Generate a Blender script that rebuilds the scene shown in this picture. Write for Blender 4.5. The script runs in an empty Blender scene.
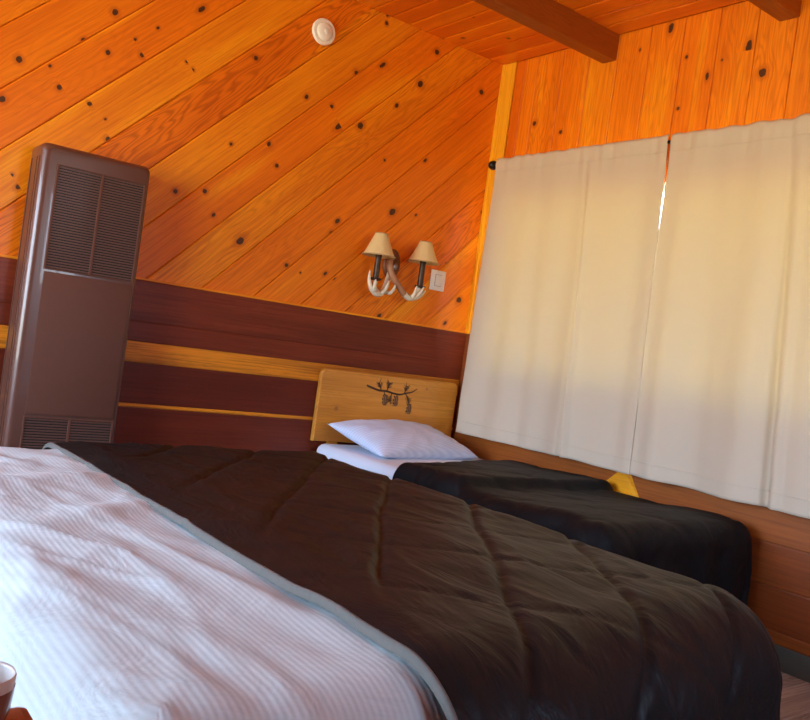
import bpy, bmesh, math, random
from mathutils import Vector, Matrix, noise
random.seed(7)
PI = math.pi
C = bpy.context.scene.collection
H = 2.986            # ceiling height
XL, YF = -5.7, -5.3  # left wall, front wall (behind the camera)
ZW = 1.273           # top of the dark wainscot

# ------------------------------------------------------------------ materials
def new_mat(name):
    m = bpy.data.materials.new(name); m.use_nodes = True
    nt = m.node_tree; nt.nodes.clear()
    out = nt.nodes.new('ShaderNodeOutputMaterial')
    b = nt.nodes.new('ShaderNodeBsdfPrincipled')
    nt.links.new(b.outputs[0], out.inputs[0])
    return m, nt, b, out
def N(nt, typ, **kw):
    n = nt.nodes.new(typ)
    for k, v in kw.items(): setattr(n, k, v)
    return n
def math_n(nt, op, a, b=None, c=None, clamp=False):
    n = nt.nodes.new('ShaderNodeMath'); n.operation = op; n.use_clamp = clamp
    for i, v in enumerate((a, b, c)):
        if v is None: continue
        if isinstance(v, (int, float)): n.inputs[i].default_value = v
        else: nt.links.new(v, n.inputs[i])
    return n.outputs[0]
def mixc(nt, f, a, b, mode='MIX'):
    n = nt.nodes.new('ShaderNodeMix'); n.data_type = 'RGBA'; n.blend_type = mode
    for i, v in ((0, f), (6, a), (7, b)):
        if isinstance(v, (int, float)): n.inputs[i].default_value = v
        elif isinstance(v, tuple): n.inputs[i].default_value = (*v, 1)
        else: nt.links.new(v, n.inputs[i])
    return n.outputs[2]
def smooth(nt, x, e0, e1):
    n = nt.nodes.new('ShaderNodeMapRange'); n.interpolation_type = 'SMOOTHSTEP'
    nt.links.new(x, n.inputs[0]); n.inputs[1].default_value = e0; n.inputs[2].default_value = e1
    return n.outputs[0]
def plain(name, col, rough=.5, metal=0, coat=0, var=.06, scale=30, bump=0, bscale=200, spec=.5):
    m, nt, b, out = new_mat(name)
    tc = N(nt, 'ShaderNodeTexCoord'); no = N(nt, 'ShaderNodeTexNoise')
    no.inputs['Scale'].default_value = scale; no.inputs['Detail'].default_value = 4
    nt.links.new(tc.outputs['Object'], no.inputs['Vector'])
    d = tuple(c*(1-var*2) for c in col); l = tuple(min(1, c*(1+var*2)) for c in col)
    nt.links.new(mixc(nt, no.outputs[0], d, l), b.inputs['Base Color'])
    b.inputs['Roughness'].default_value = rough; b.inputs['Metallic'].default_value = metal
    b.inputs['Coat Weight'].default_value = coat; b.inputs['Specular IOR Level'].default_value = spec
    if bump:
        n2 = N(nt, 'ShaderNodeTexNoise'); n2.inputs['Scale'].default_value = bscale
        nt.links.new(tc.outputs['Object'], n2.inputs['Vector'])
        bp = N(nt, 'ShaderNodeBump'); bp.inputs['Strength'].default_value = bump; bp.inputs['Distance'].default_value = .002
        nt.links.new(n2.outputs[0], bp.inputs['Height']); nt.links.new(bp.outputs[0], b.inputs['Normal'])
    return m
def wood(name, light, mid, dark, rough=.35, coat=.15, grain=.5, ring=1.0, spec=.3, sap=.55, knotcol=(.035, .012, .004), halo=(.50, .085, .003), fine=26, streak=.35):
    """board wood: UV = metres along / across the boards, attribute board = (tone, seed, ring), knot = (u, v, radius)"""
    m, nt, b, out = new_mat(name)
    uv = N(nt, 'ShaderNodeUVMap', uv_map='UVMap')
    ab = N(nt, 'ShaderNodeAttribute', attribute_name='board'); ak = N(nt, 'ShaderNodeAttribute', attribute_name='knot')
    s = N(nt, 'ShaderNodeSeparateXYZ'); nt.links.new(uv.outputs[0], s.inputs[0])
    sb = N(nt, 'ShaderNodeSeparateXYZ'); nt.links.new(ab.outputs['Vector'], sb.inputs[0])
    sk = N(nt, 'ShaderNodeSeparateXYZ'); nt.links.new(ak.outputs['Vector'], sk.inputs[0])
    u, v = s.outputs[0], s.outputs[1]; tone, seed, rg = sb.outputs
    du = math_n(nt, 'SUBTRACT', u, sk.outputs[0]); dv = math_n(nt, 'SUBTRACT', v, sk.outputs[1])
    # wobble the outline of the knot
    cw = N(nt, 'ShaderNodeCombineXYZ'); nt.links.new(u, cw.inputs[0]); nt.links.new(v, cw.inputs[1]); nt.links.new(seed, cw.inputs[2])
    wob = N(nt, 'ShaderNodeTexNoise'); wob.inputs['Scale'].default_value = 45; nt.links.new(cw.outputs[0], wob.inputs['Vector'])
    d = math_n(nt, 'SQRT', math_n(nt, 'ADD', math_n(nt, 'POWER', math_n(nt, 'MULTIPLY', du, math_n(nt, 'MULTIPLY_ADD', math_n(nt, 'FRACT', math_n(nt, 'MULTIPLY', sk.outputs[0], 37.7)), .55, .5)), 2), math_n(nt, 'POWER', dv, 2)))
    d = math_n(nt, 'DIVIDE', d, math_n(nt, 'MAXIMUM', math_n(nt, 'MULTIPLY', sk.outputs[2], .86), .0005))
    d = math_n(nt, 'ADD', d, math_n(nt, 'MULTIPLY', math_n(nt, 'SUBTRACT', wob.outputs[0], .5), .8))
    fall = math_n(nt, 'POWER', 2.718, math_n(nt, 'MULTIPLY', math_n(nt, 'MULTIPLY', d, d), -.12))
    vv = math_n(nt, 'SUBTRACT', v, math_n(nt, 'MULTIPLY', math_n(nt, 'MULTIPLY', dv, fall), .55))
    def coords(ku, kv, kz):
        c = N(nt, 'ShaderNodeCombineXYZ')
        nt.links.new(math_n(nt, 'MULTIPLY_ADD', seed, 37.0, math_n(nt, 'MULTIPLY', u, ku)), c.inputs[0])
        nt.links.new(math_n(nt, 'MULTIPLY', vv, kv), c.inputs[1])
        nt.links.new(math_n(nt, 'MULTIPLY', seed, kz), c.inputs[2]); return c.outputs[0]
    n1 = N(nt, 'ShaderNodeTexNoise'); n1.inputs['Scale'].default_value = 1; n1.inputs['Detail'].default_value = 6; n1.inputs['Roughness'].default_value = .65
    nt.links.new(coords(2.2, fine*4, 91), n1.inputs['Vector'])
    n2 = N(nt, 'ShaderNodeTexNoise'); n2.inputs['Scale'].default_value = 1; n2.inputs['Detail'].default_value = 2
    nt.links.new(coords(.9, 7, 53), n2.inputs['Vector'])
    n3 = N(nt, 'ShaderNodeTexNoise'); n3.inputs['Scale'].default_value = 1; n3.inputs['Detail'].default_value = 3
    nt.links.new(coords(.75, 5, 17), n3.inputs['Vector'])
    # growth rings: contour lines of a stretched noise
    ph = math_n(nt, 'ADD', math_n(nt, 'MULTIPLY', n3.outputs[0], 165.0), math_n(nt, 'MULTIPLY', n1.outputs[0], 3.5))
    sn = math_n(nt, 'MULTIPLY_ADD', math_n(nt, 'SINE', ph), .5, .5)
    lines = math_n(nt, 'POWER', sn, 2.2)
    col = mixc(nt, smooth(nt, tone, 0, .5), dark, mid)
    col = mixc(nt, smooth(nt, tone, .5, 1), col, light)
    f2 = math_n(nt, 'MULTIPLY', smooth(nt, n2.outputs[0], .42, .68), streak)
    col = mixc(nt, f2, col, dark)
    col = mixc(nt, math_n(nt, 'MULTIPLY', math_n(nt, 'SUBTRACT', 1, smooth(nt, n2.outputs[0], .30, .44)), sap), col, tuple(min(1, c*1.12) for c in light))
    g = math_n(nt, 'MULTIPLY', smooth(nt, n1.outputs[0], .42, .66), grain*.85)
    col = mixc(nt, g, col, dark)
    gr = math_n(nt, 'MULTIPLY', math_n(nt, 'MULTIPLY', lines, math_n(nt, 'MULTIPLY_ADD', rg, .55*ring, .05)), grain*1.3)
    col = mixc(nt, gr, col, (dark[0]*.55, dark[1]*.36, dark[2]*.36))
    hl = math_n(nt, 'MULTIPLY', math_n(nt, 'SUBTRACT', 1, smooth(nt, d, .9, 2.6)), .6)
    col = mixc(nt, hl, col, halo)
    kn = math_n(nt, 'SUBTRACT', 1, smooth(nt, d, .85, 1.03))
    kring = math_n(nt, 'MULTIPLY_ADD', math_n(nt, 'SINE', math_n(nt, 'MULTIPLY', d, 14)), .4, .6)
    kcol = mixc(nt, kring, knotcol, tuple(c*3.2 for c in knotcol))
    col = mixc(nt, kn, col, kcol)
    nt.links.new(col, b.inputs['Base Color'])
    rr = math_n(nt, 'MULTIPLY_ADD', n1.outputs[0], .16, rough-.08); nt.links.new(rr, b.inputs['Roughness']); b.inputs['Specular IOR Level'].default_value = spec
    b.inputs['Coat Weight'].default_value = coat; b.inputs['Coat Roughness'].default_value = .22
    bp = N(nt, 'ShaderNodeBump'); bp.inputs['Strength'].default_value = .25; bp.inputs['Distance'].default_value = .0015
    nt.links.new(n1.outputs[0], bp.inputs['Height']); nt.links.new(bp.outputs[0], b.inputs['Normal'])
    return m
def cloth(name, col, rough=.9, stripe=None, wr=.4, wscale=9, sheen=.1, spec=.2, col2=None, weave=.15, transl=0, tcol=None, stretch=(1, 1, 1), dist=.012):
    m, nt, b, out = new_mat(name)
    tc = N(nt, 'ShaderNodeTexCoord')
    mp = N(nt, 'ShaderNodeMapping'); mp.inputs['Scale'].default_value = stretch; nt.links.new(tc.outputs['Object'], mp.inputs['Vector'])
    n1 = N(nt, 'ShaderNodeTexNoise'); n1.inputs['Scale'].default_value = wscale; n1.inputs['Detail'].default_value = 4; n1.inputs['Distortion'].default_value = .8
    nt.links.new(mp.outputs[0], n1.inputs['Vector'])
    n2 = N(nt, 'ShaderNodeTexNoise'); n2.inputs['Scale'].default_value = 700; nt.links.new(tc.outputs['Object'], n2.inputs['Vector'])
    base = mixc(nt, n2.outputs[0], tuple(c*.92 for c in col), tuple(min(1, c*1.06) for c in col))
    h = math_n(nt, 'ADD', math_n(nt, 'MULTIPLY', n1.outputs[0], 1.0), math_n(nt, 'MULTIPLY', n2.outputs[0], weave*.1))
    if stripe:
        uv = N(nt, 'ShaderNodeUVMap', uv_map='UVMap'); s = N(nt, 'ShaderNodeSeparateXYZ'); nt.links.new(uv.outputs[0], s.inputs[0])
        x = math_n(nt, 'MULTIPLY', s.outputs[0], 2*PI/stripe)
        sn = math_n(nt, 'MULTIPLY_ADD', math_n(nt, 'SINE', x), .5, .5)
        base = mixc(nt, smooth(nt, sn, .3, .7), base, col2)
        h = math_n(nt, 'ADD', h, math_n(nt, 'MULTIPLY', sn, .035))
    nt.links.new(base, b.inputs['Base Color'])
    b.inputs['Roughness'].default_value = rough; b.inputs['Specular IOR Level'].default_value = spec
    b.inputs['Sheen Weight'].default_value = sheen
    bp = N(nt, 'ShaderNodeBump'); bp.inputs['Strength'].default_value = wr; bp.inputs['Distance'].default_value = dist
    nt.links.new(h, bp.inputs['Height']); nt.links.new(bp.outputs[0], b.inputs['Normal'])
    if transl:
        t = N(nt, 'ShaderNodeBsdfTranslucent'); (nt.links.new(base, t.inputs[0]) if not tcol else setattr(t.inputs[0], 'default_value', (*tcol, 1))); nt.links.new(bp.outputs[0], t.inputs['Normal'])
        mx = N(nt, 'ShaderNodeMixShader'); mx.inputs[0].default_value = transl
        nt.links.new(b.outputs[0], mx.inputs[1]); nt.links.new(t.outputs[0], mx.inputs[2]); nt.links.new(mx.outputs[0], out.inputs[0])
    return m

M = {}
PINE = dict(light=(.97, .36, .008), mid=(.90, .225, .003), dark=(.62, .105, .0015), rough=.42, coat=.04, grain=.62)
M['pine'] = wood('knotty_pine', **PINE)
M['ceiling'] = wood('ceiling_pine', (.92, .27, .008), (.84, .19, .004), (.64, .11, .002), rough=.34, coat=.25)
M['wain'] = wood('dark_stained_boards', (.88, .31, .018), (.23, .040, .013), (.085, .012, .006), rough=.38, coat=.0, spec=.22, sap=0, grain=.55, ring=.3, streak=.5)
M['wainr'] = wood('brown_stained_boards', (.42, .125, .018), (.29, .070, .012), (.15, .032, .008), rough=.42, coat=.0, sap=0, grain=.55, ring=.25, streak=.5)
M['headboard'] = wood('oiled_pine', (.78, .36, .06), (.66, .26, .032), (.44, .15, .016), rough=.32, coat=.2, grain=.55, ring=.35, streak=.55, knotcol=(.16, .06, .015), halo=(.5, .2, .035))
M['beam'] = wood('beam_pine', (.40, .11, .010), (.33, .08, .007), (.24, .05, .005), rough=.4, coat=.1)
M['block'] = wood('yellow_pine', (.96, .46, .014), (.90, .39, .012), (.66, .22, .008), rough=.4)
M['floor'] = wood('vinyl_planks', (.56, .48, .36), (.46, .38, .28), (.20, .155, .11), rough=.5, coat=0, grain=.9, ring=.5, streak=.8)
M['heater'] = plain('brown_enamel', (.115, .045, .028), rough=.30, coat=.3, spec=.5, var=.03)
M['panel'] = plain('brown_panel', (.125, .047, .028), rough=.58, spec=.3, var=.03, bump=.12, bscale=500)
M['slat'] = plain('brown_slats', (.15, .072, .052), rough=.3, coat=.2, var=.03)
M['dark'] = plain('dark_cavity', (.012, .009, .008), rough=.7)
M['bronze'] = plain('dark_bronze', (.060, .035, .022), rough=.42, metal=.55, var=.25, scale=40)
M['plate'] = plain('bronze_plate', (.16, .055, .020), rough=.45, metal=.35, var=.25, scale=30)
M['iron'] = plain('black_iron', (.012, .011, .012), rough=.35, metal=.3)
M['white_plastic'] = plain('white_plastic', (.86, .85, .80), rough=.35, var=.01)
M['cream_plastic'] = plain('cream_plastic', (.92, .89, .80), rough=.45, var=.02)
M['grey_plastic'] = plain('grey_plastic', (.42, .39, .34), rough=.5)
M['vinyl'] = plain('grey_green_vinyl', (.090, .108, .088), rough=.45, var=.08)
M['shade'] = cloth('parchment_shade', (.92, .75, .37), wr=.25, wscale=30, transl=.3, sheen=.0)
M['shade_trim'] = plain('shade_trim', (.55, .36, .17), rough=.8)
M['curtain'] = cloth('beige_curtain', (.73, .635, .49), rough=.85, wr=.35, wscale=6, transl=.16, tcol=(.78, .66, .17), stretch=(1, 1, .5), dist=.01, sheen=.05)
M['black'] = cloth('black_comforter', (.0098, .0104, .0108), rough=.46, wr=.42, wscale=9, sheen=.0, spec=.13, stretch=(1.5, .5, 1), dist=.022, weave=.05)
M['black2'] = cloth('charcoal_comforter', (.0060, .0063, .0072), rough=.6, wr=.5, wscale=8, sheen=.0, spec=.18, dist=.02, weave=.05)
M['hem'] = cloth('grey_hem', (.135, .13, .112), rough=.7, wr=.3, wscale=30)
M['sheet'] = cloth('striped_sheet', (.54, .615, .61), rough=.75, stripe=.0125, col2=(.505, .575, .57), wr=.55, wscale=6, dist=.014, sheen=.05)
M['wsheet'] = cloth('white_sheet', (.68, .75, .85), rough=.8, wr=.35, wscale=7, sheen=.05)
M['pillow'] = cloth('striped_pillowcase', (.66, .74, .88), rough=.8, stripe=.018, col2=(.58, .66, .83), wr=.4, wscale=8, sheen=.05)
M['metal'] = plain('grey_steel', (.35, .35, .36), rough=.4, metal=.9)
M['frame_white'] = plain('window_frame', (.75, .74, .72), rough=.4)
M['cherry'] = wood('cherry_wood', (.40, .12, .05), (.32, .085, .035), (.2, .05, .02), rough=.4)
M['ceramic'] = plain('white_ceramic', (.80, .78, .72), rough=.15, coat=.4, var=.01)
M['ceramic_brown'] = plain('brown_glaze', (.22, .09, .055), rough=.2, coat=.4)
M['horn_white'] = plain('antler_ivory', (.78, .70, .52), rough=.45, var=.12, scale=25)
M['horn'] = plain('antler_tan', (.42, .20, .10), rough=.5, var=.2, scale=25)
M['burn'] = plain('burnt_brown', (.055, .022, .008), rough=.6)
M['gold'] = plain('burnt_tan', (.35, .16, .05), rough=.6)
M['ground'] = plain('outside_ground', (.20, .20, .13), rough=.9, scale=2, var=.2)
def glass():
    m, nt, b, out = new_mat('window_glass')
    t = N(nt, 'ShaderNodeBsdfTransparent'); g = N(nt, 'ShaderNodeBsdfGlossy'); g.inputs['Roughness'].default_value = .02
    f = N(nt, 'ShaderNodeFresnel'); f.inputs[0].default_value = 1.45
    mx = N(nt, 'ShaderNodeMixShader'); nt.links.new(f.outputs[0], mx.inputs[0]); nt.links.new(t.outputs[0], mx.inputs[1]); nt.links.new(g.outputs[0], mx.inputs[2])
    nt.links.new(mx.outputs[0], out.inputs[0]); return m
M['glass'] = glass()

# ------------------------------------------------------------------ mesh builder
class MB:
    def __init__(s): s.v = []; s.f = []; s.fa = []; s.sm = []; s.mi = []
    def face(s, pts, uvs=None, board=(.5, .5, 0), knot=(0, 0, 0), smooth=False, mi=0):
        i = len(s.v); s.v += [tuple(p) for p in pts]
        s.f.append(tuple(range(i, i+len(pts)))); s.fa.append((uvs, board, knot)); s.sm.append(smooth); s.mi.append(mi)
    def mesh(s, vs, fs, board=(.5, .5, 0), smooth=False, uvs=None, mi=0):
        i = len(s.v); s.v += [tuple(p) for p in vs]
        for f in fs:
            s.f.append(tuple(i+k for k in f)); s.sm.append(smooth); s.mi.append(mi)
            s.fa.append(([uvs[k] for k in f] if uvs else None, board, (0, 0, 0)))
    def box(s, a, b, bev=0, board=None, axis=0, rot=None, mi=0):
        """axis = direction of the wood grain"""
        bm = bmesh.new(); bmesh.ops.create_cube(bm, size=1)
        d = [b[i]-a[i] for i in range(3)]; c = [(a[i]+b[i])/2 for i in range(3)]
        for v in bm.verts: v.co = Vector((v.co.x*d[0], v.co.y*d[1], v.co.z*d[2]))
        if bev: bmesh.ops.bevel(bm, geom=bm.edges[:], offset=bev, segments=2, affect='EDGES', profile=.6)
        if rot: bmesh.ops.rotate(bm, verts=bm.verts, matrix=rot, cent=(0, 0, 0))
        bm.verts.ensure_lookup_table()
        vs = [v.co+Vector(c) for v in bm.verts]; bd = board or (.5, random.random(), .3)
        o = [i for i in range(3) if i != axis]
        for f in bm.faces:
            n = f.normal; ax = max(range(3), key=lambda k: abs(n[k]))
            cr = [k for k in o if k != ax][0] if ax != axis else o[0]
            us = [(vs[v.index][axis] if ax != axis else vs[v.index][o[1]]*.1, vs[v.index][cr]) for v in f.verts]
            s.face([vs[v.index] for v in f.verts], us, bd, mi=mi)
        bm.free()
    def tube(s, pts, rad, seg=10, cap=True, mi=0, squash=None):
        pts = [Vector(p) for p in pts]; n = len(pts)
        rad = rad if isinstance(rad, (list, tuple)) else [rad]*n
        vs, fs = [], []; up = None
        for i in range(n):
            t = (pts[min(i+1, n-1)]-pts[max(i-1, 0)]).normalized()
            if up is None:
                up = Vector((0, 0, 1)) if abs(t.z) < .9 else Vector((1, 0, 0))
            x = up.cross(t).normalized(); up = t.cross(x).normalized()
            for k in range(seg):
                a = 2*PI*k/seg; o = x*math.cos(a)*rad[i]+up*math.sin(a)*rad[i]
                if squash: o = Vector(o[j]*squash[j] for j in range(3))
                vs.append(pts[i]+o)
        for i in range(n-1):
            for k in range(seg):
                k2 = (k+1) % seg; fs.append((i*seg+k, i*seg+k2, (i+1)*seg+k2, (i+1)*seg+k))
        if cap: fs += [tuple(range(seg))[::-1], tuple(range((n-1)*seg, n*seg))]
        s.mesh(vs, fs, smooth=True, mi=mi)
    def lathe(s, prof, c, seg=32, axis='z', sx=1, sy=1, mi=0, capb=True, capt=True):
        vs, fs = [], []
        for r, h in prof:
            for k in range(seg):
                a = 2*PI*k/seg; p = (r*math.cos(a)*sx, r*math.sin(a)*sy, h)
                if axis == 'y': p = (p[0], -p[2], p[1])
                if axis == 'x': p = (-p[2], p[0], p[1])
                vs.append((c[0]+p[0], c[1]+p[1], c[2]+p[2]))
        n = len(prof)
        for i in range(n-1):
            for k in range(seg):
                k2 = (k+1) % seg; fs.append((i*seg+k, i*seg+k2, (i+1)*seg+k2, (i+1)*seg+k))
        if capb: fs.append(tuple(range(seg))[::-1])
        if capt: fs.append(tuple(range((n-1)*seg, n*seg)))
        s.mesh(vs, fs, smooth=True, mi=mi)
    def build(s, name, mats, parent=None, weld=True, autosmooth=None, recalc=True):
        me = bpy.data.meshes.new(name); me.from_pydata(s.v, [], s.f)
        uvl = me.uv_layers.new(name='UVMap')
        ab = me.attributes.new('board', 'FLOAT_VECTOR', 'CORNER'); ak = me.attributes.new('knot', 'FLOAT_VECTOR', 'CORNER')
        uvl, ab, ak = me.uv_layers['UVMap'], me.attributes['board'], me.attributes['knot']
        for p in me.polygons:
            uvs, bd, kn = s.fa[p.index]; p.use_smooth = s.sm[p.index]; p.material_index = s.mi[p.index]
            for j, li in enumerate(p.loop_indices):
                if uvs: uvl.data[li].uv = uvs[j]
                ab.data[li].vector = bd; ak.data[li].vector = kn
        if weld or recalc:
            bm = bmesh.new(); bm.from_mesh(me)
            if weld: bmesh.ops.remove_doubles(bm, verts=bm.verts, dist=1e-5)
            if recalc: bmesh.ops.recalc_face_normals(bm, faces=bm.faces)
            bm.to_mesh(me); bm.free()
        o = bpy.data.objects.new(name, me); C.objects.link(o)
        for m in (mats if isinstance(mats, (list, tuple)) else [mats]): me.materials.append(m)
        if parent:
            o.parent = parent; o.matrix_parent_inverse = Matrix.Translation(-parent.location)
        return o
def tag(o, label=None, cat=None, group=None, kind=None):
    for k, v in (('label', label), ('category', cat), ('group', group), ('kind', kind)):
        if v: o[k] = v
    return o
def thing(name, loc, label, cat, group=None):
    o = bpy.data.objects.new(name, None); C.objects.link(o); o.location = loc; o.empty_display_size = .1
    return tag(o, label, cat, group)

# ------------------------------------------------------------------ planked surfaces
def clip(poly, ax, val, keep_gt):
    out = []
    for i in range(len(poly)):
        a, b = poly[i], poly[(i+1) % len(poly)]
        ia = (a[ax] >= val) == keep_gt or abs(a[ax]-val) < 1e-9; ib = (b[ax] >= val) == keep_gt or abs(b[ax]-val) < 1e-9
        if ia: out.append(a)
        if ia != ib:
            t = (val-a[ax])/(b[ax]-a[ax]); q = [a[0]+(b[0]-a[0])*t, a[1]+(b[1]-a[1])*t]; q[ax] = val; out.append(tuple(q))
    return out
def emit2(fmap, nrm, mb, bp, v, depth, c, s, bd, mi):
    """side wall of the slot between two boards, at across-coordinate v"""
    us = [a[0] for a in clip(bp, 1, v-1e-7, True) if abs(a[1]-v) < 1e-5] if False else []
    pts = []
    for i in range(len(bp)):
        a, b = bp[i], bp[(i+1) % len(bp)]
        if (a[1]-v)*(b[1]-v) < 0 or abs(a[1]-v) < 1e-7:
            t = 0 if abs(a[1]-v) < 1e-7 else (v-a[1])/(b[1]-a[1]); pts.append(a[0]+(b[0]-a[0])*t)
    if len(pts) < 2: return
    u0, u1 = min(pts), max(pts)
    if u1-u0 < 1e-5: return
    q = [Vector(fmap(u*c-v*s, u*s+v*c, d)) for u, d in ((u0, depth), (u1, depth), (u1, depth*3), (u0, depth*3))]
    mb.face(q, [(u0, v), (u1, v), (u1, v), (u0, v)], bd, (0, -50, .001), mi=mi)
def planks(mb, fmap, nrm, rects, theta, seams, board, knots=(), g=.0062, depth=.0035, mi=0, slot=.0026):
    """rects in plane coordinates (p0,q0,p1,q1); boards run at angle theta; seams = sorted v limits; board(i)->(tone,seed,ring)"""
    c, s = math.cos(theta), math.sin(theta)
    kuv = [(p*c+q*s, -p*s+q*c, r) for p, q, r in knots]
    def emit(poly, dfun, bd, kn):
        if len(poly) < 3: return
        pts = [Vector(fmap(u*c-v*s, u*s+v*c, dfun(v))) for u, v in poly]
        n = Vector((0, 0, 0))
        for i in range(1, len(pts)-1): n += (pts[i]-pts[0]).cross(pts[i+1]-pts[0])
        if n.length < 1e-9: return
        if n.dot(nrm) < 0: pts = pts[::-1]; poly = poly[::-1]
        mb.face(pts, [tuple(q) for q in poly], bd, kn, mi=mi)
    for r in rects:
        base = [(p*c+q*s, -p*s+q*c) for p, q in ((r[0], r[1]), (r[2], r[1]), (r[2], r[3]), (r[0], r[3]))]
        for i in range(len(seams)-1):
            v0, v1 = seams[i], seams[i+1]
            bp = clip(clip(base, 1, v0, True), 1, v1, False)
            if len(bp) < 3: continue
            bd = board(i)
            ks = sorted(k for k in kuv if v0 <= k[1] < v1)
            bounds = [-99]+[(ks[j][0]+ks[j+1][0])/2 for j in range(len(ks)-1)]+[99]
            kn0 = ks[0] if ks else (0, -50, .001)
            sl = slot; nk = (0, -50, .001)
            if sl:
                emit(clip(bp, 1, v0+sl, False), lambda v: depth*3, bd, nk)
                emit2(fmap, nrm, mb, bp, v0+sl, depth, c, s, bd, mi)
            emit(clip(clip(bp, 1, v0+sl, True), 1, v0+g, False), lambda v: depth*(1-(v-v0-sl)/(g-sl)), bd, nk)
            emit(clip(bp, 1, v1-g, True), lambda v: depth*(1-(v1-v)/g), bd, nk)
            if sl: emit2(fmap, nrm, mb, bp, v1, depth, c, s, bd, mi)
            mid = clip(clip(bp, 1, v0+g, True), 1, v1-g, False)
            for j in range(max(1, len(ks))):
                seg = clip(clip(mid, 0, bounds[j], True), 0, bounds[j+1], False)
                emit(seg, lambda v: 0, bd, ks[j] if ks else kn0)

# camera (needed first: knots were read off the photograph as wall positions)
CAM = Vector((-3.55312628, -4.08942602, 1.10849993)); YAW, PIT, ROLL, FPX = 0.648489527, -0.0100091434, 0.139514496, 850.955775
def basis():
    f = Vector((math.sin(YAW)*math.cos(PIT), math.cos(YAW)*math.cos(PIT), math.sin(PIT)))
    rt = Vector((math.cos(YAW), -math.sin(YAW), 0)); up = rt.cross(f)
    return rt*math.cos(ROLL)+up*math.sin(ROLL), -rt*math.sin(ROLL)+up*math.cos(ROLL), f
RT, UP, FW = basis()

# knot positions on the back wall (x, z, radius) and right wall (y, z, radius)
KA = [(-2.404,2.476,0.0176),(-2.778,2.136,0.0169),(-2.526,2.309,0.0087),(-2.410,2.287,0.0128),(-2.254,2.326,0.0147),(-2.650,2.149,0.0085),(-2.598,2.068,0.0142),(-2.822,1.950,0.0156),(-2.296,2.386,0.0076),(-2.197,2.474,0.0077),(-1.996,2.637,0.0140),(-2.460,2.033,0.0114),(-2.357,1.898,0.0137),(-2.034,2.364,0.0096),(-1.999,2.334,0.0096),(-2.381,1.985,0.0057),(-1.749,2.032,0.0096),(-1.678,2.497,0.0136),(-1.072,2.607,0.0158),(-1.358,2.390,0.0127),(-1.198,2.383,0.0129),(-1.131,2.294,0.0181),(-0.995,2.330,0.0210),(-0.905,2.706,0.0135),(-0.625,2.681,0.0208),(-0.771,2.511,0.0135),(-0.537,2.899,0.0184),(-0.154,2.773,0.0176),(-0.917,2.941,0.0137),(-1.539,2.087,0.0135),(-1.477,1.988,0.0123),(-2.003,1.731,0.0134),(-1.853,1.767,0.0141),(-1.790,1.659,0.0106),(-1.626,1.557,0.0191),(-1.059,1.778,0.0127),(-1.090,1.707,0.0082),(-1.338,1.481,0.0123),(-1.247,1.455,0.0062),(-1.092,1.476,0.0101),(-1.030,1.461,0.0101),(-0.514,2.256,0.0124),(-0.696,1.906,0.0199),(-0.524,1.924,0.0081),(-0.099,1.475,0.0212),(-0.688,1.293,0.0132),(-0.243,1.680,0.0084),(-0.801,2.186,0.0086),(-0.185,1.318,0.0126),(-2.710,1.592,0.0122),(-2.744,1.636,0.0083),(-0.916,2.987,0.0096),(-0.012,2.050,0.0108)]
KB = [(-1.255,2.950,0.0194),(-1.722,2.760,0.0181),(-1.812,2.620,0.0224),(-0.349,2.572,0.0184),(-0.575,2.493,0.0137),(-1.377,2.776,0.0100),(-1.514,2.653,0.0110),(-1.370,2.516,0.0099),(-1.073,2.872,0.0079),(-1.586,2.721,0.0061)]

# ---- back wall (wall A): plane y=0, room at y<0
rb = random.Random(3)
def pine_board(rng, lo=.25, hi=.95, pr=.25):
    tbl = {}
    def f(i):
        if i not in tbl: tbl[i] = (rng.uniform(lo, hi), rng.random(), 1.0 if rng.random() < pr else rng.uniform(0, .35))
        return tbl[i]
    f.tbl = tbl; return f
mb = MB()
SQ = math.sqrt(.5)
cs = [3.08+.2905*k for k in range(-14, 20)]
seamsA = [c*SQ for c in cs]
bA = pine_board(rb)
idx = {round(c, 3): i for i, c in enumerate(cs)}
# tones read off the photograph, board between c and next c
for c0, t, r in ((5.1135, .7, .2), (4.823, .62, .1), (4.5325, .45, .15), (4.242, .78, .1), (3.9515, .42, 1.0), (3.661, .80, .1), (3.3705, .50, .1), (3.08, .78, .45), (2.7895, .55, .3), (2.499, .6, .1), (2.2085, .55, .2), (1.918, .5, .9), (1.6275, .62, .3), (1.337, .7, .2)):
    i = min(range(len(cs)), key=lambda k: abs(cs[k]-c0)); bA.tbl[i] = (t, rb.random(), r)
planks(mb, lambda p, q, d: (p, d, q), Vector((0, -1, 0)), [(XL, ZW, 0, H)], PI/4, seamsA, bA, KA)
mb.box((XL-.12, .0125, 0), (.12, .12, H+.1))
o = mb.build('wall_back', M['pine'], weld=False, recalc=False); tag(o, kind='structure', label='back wall of diagonal knotty pine boards above dark wainscot')

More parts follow.
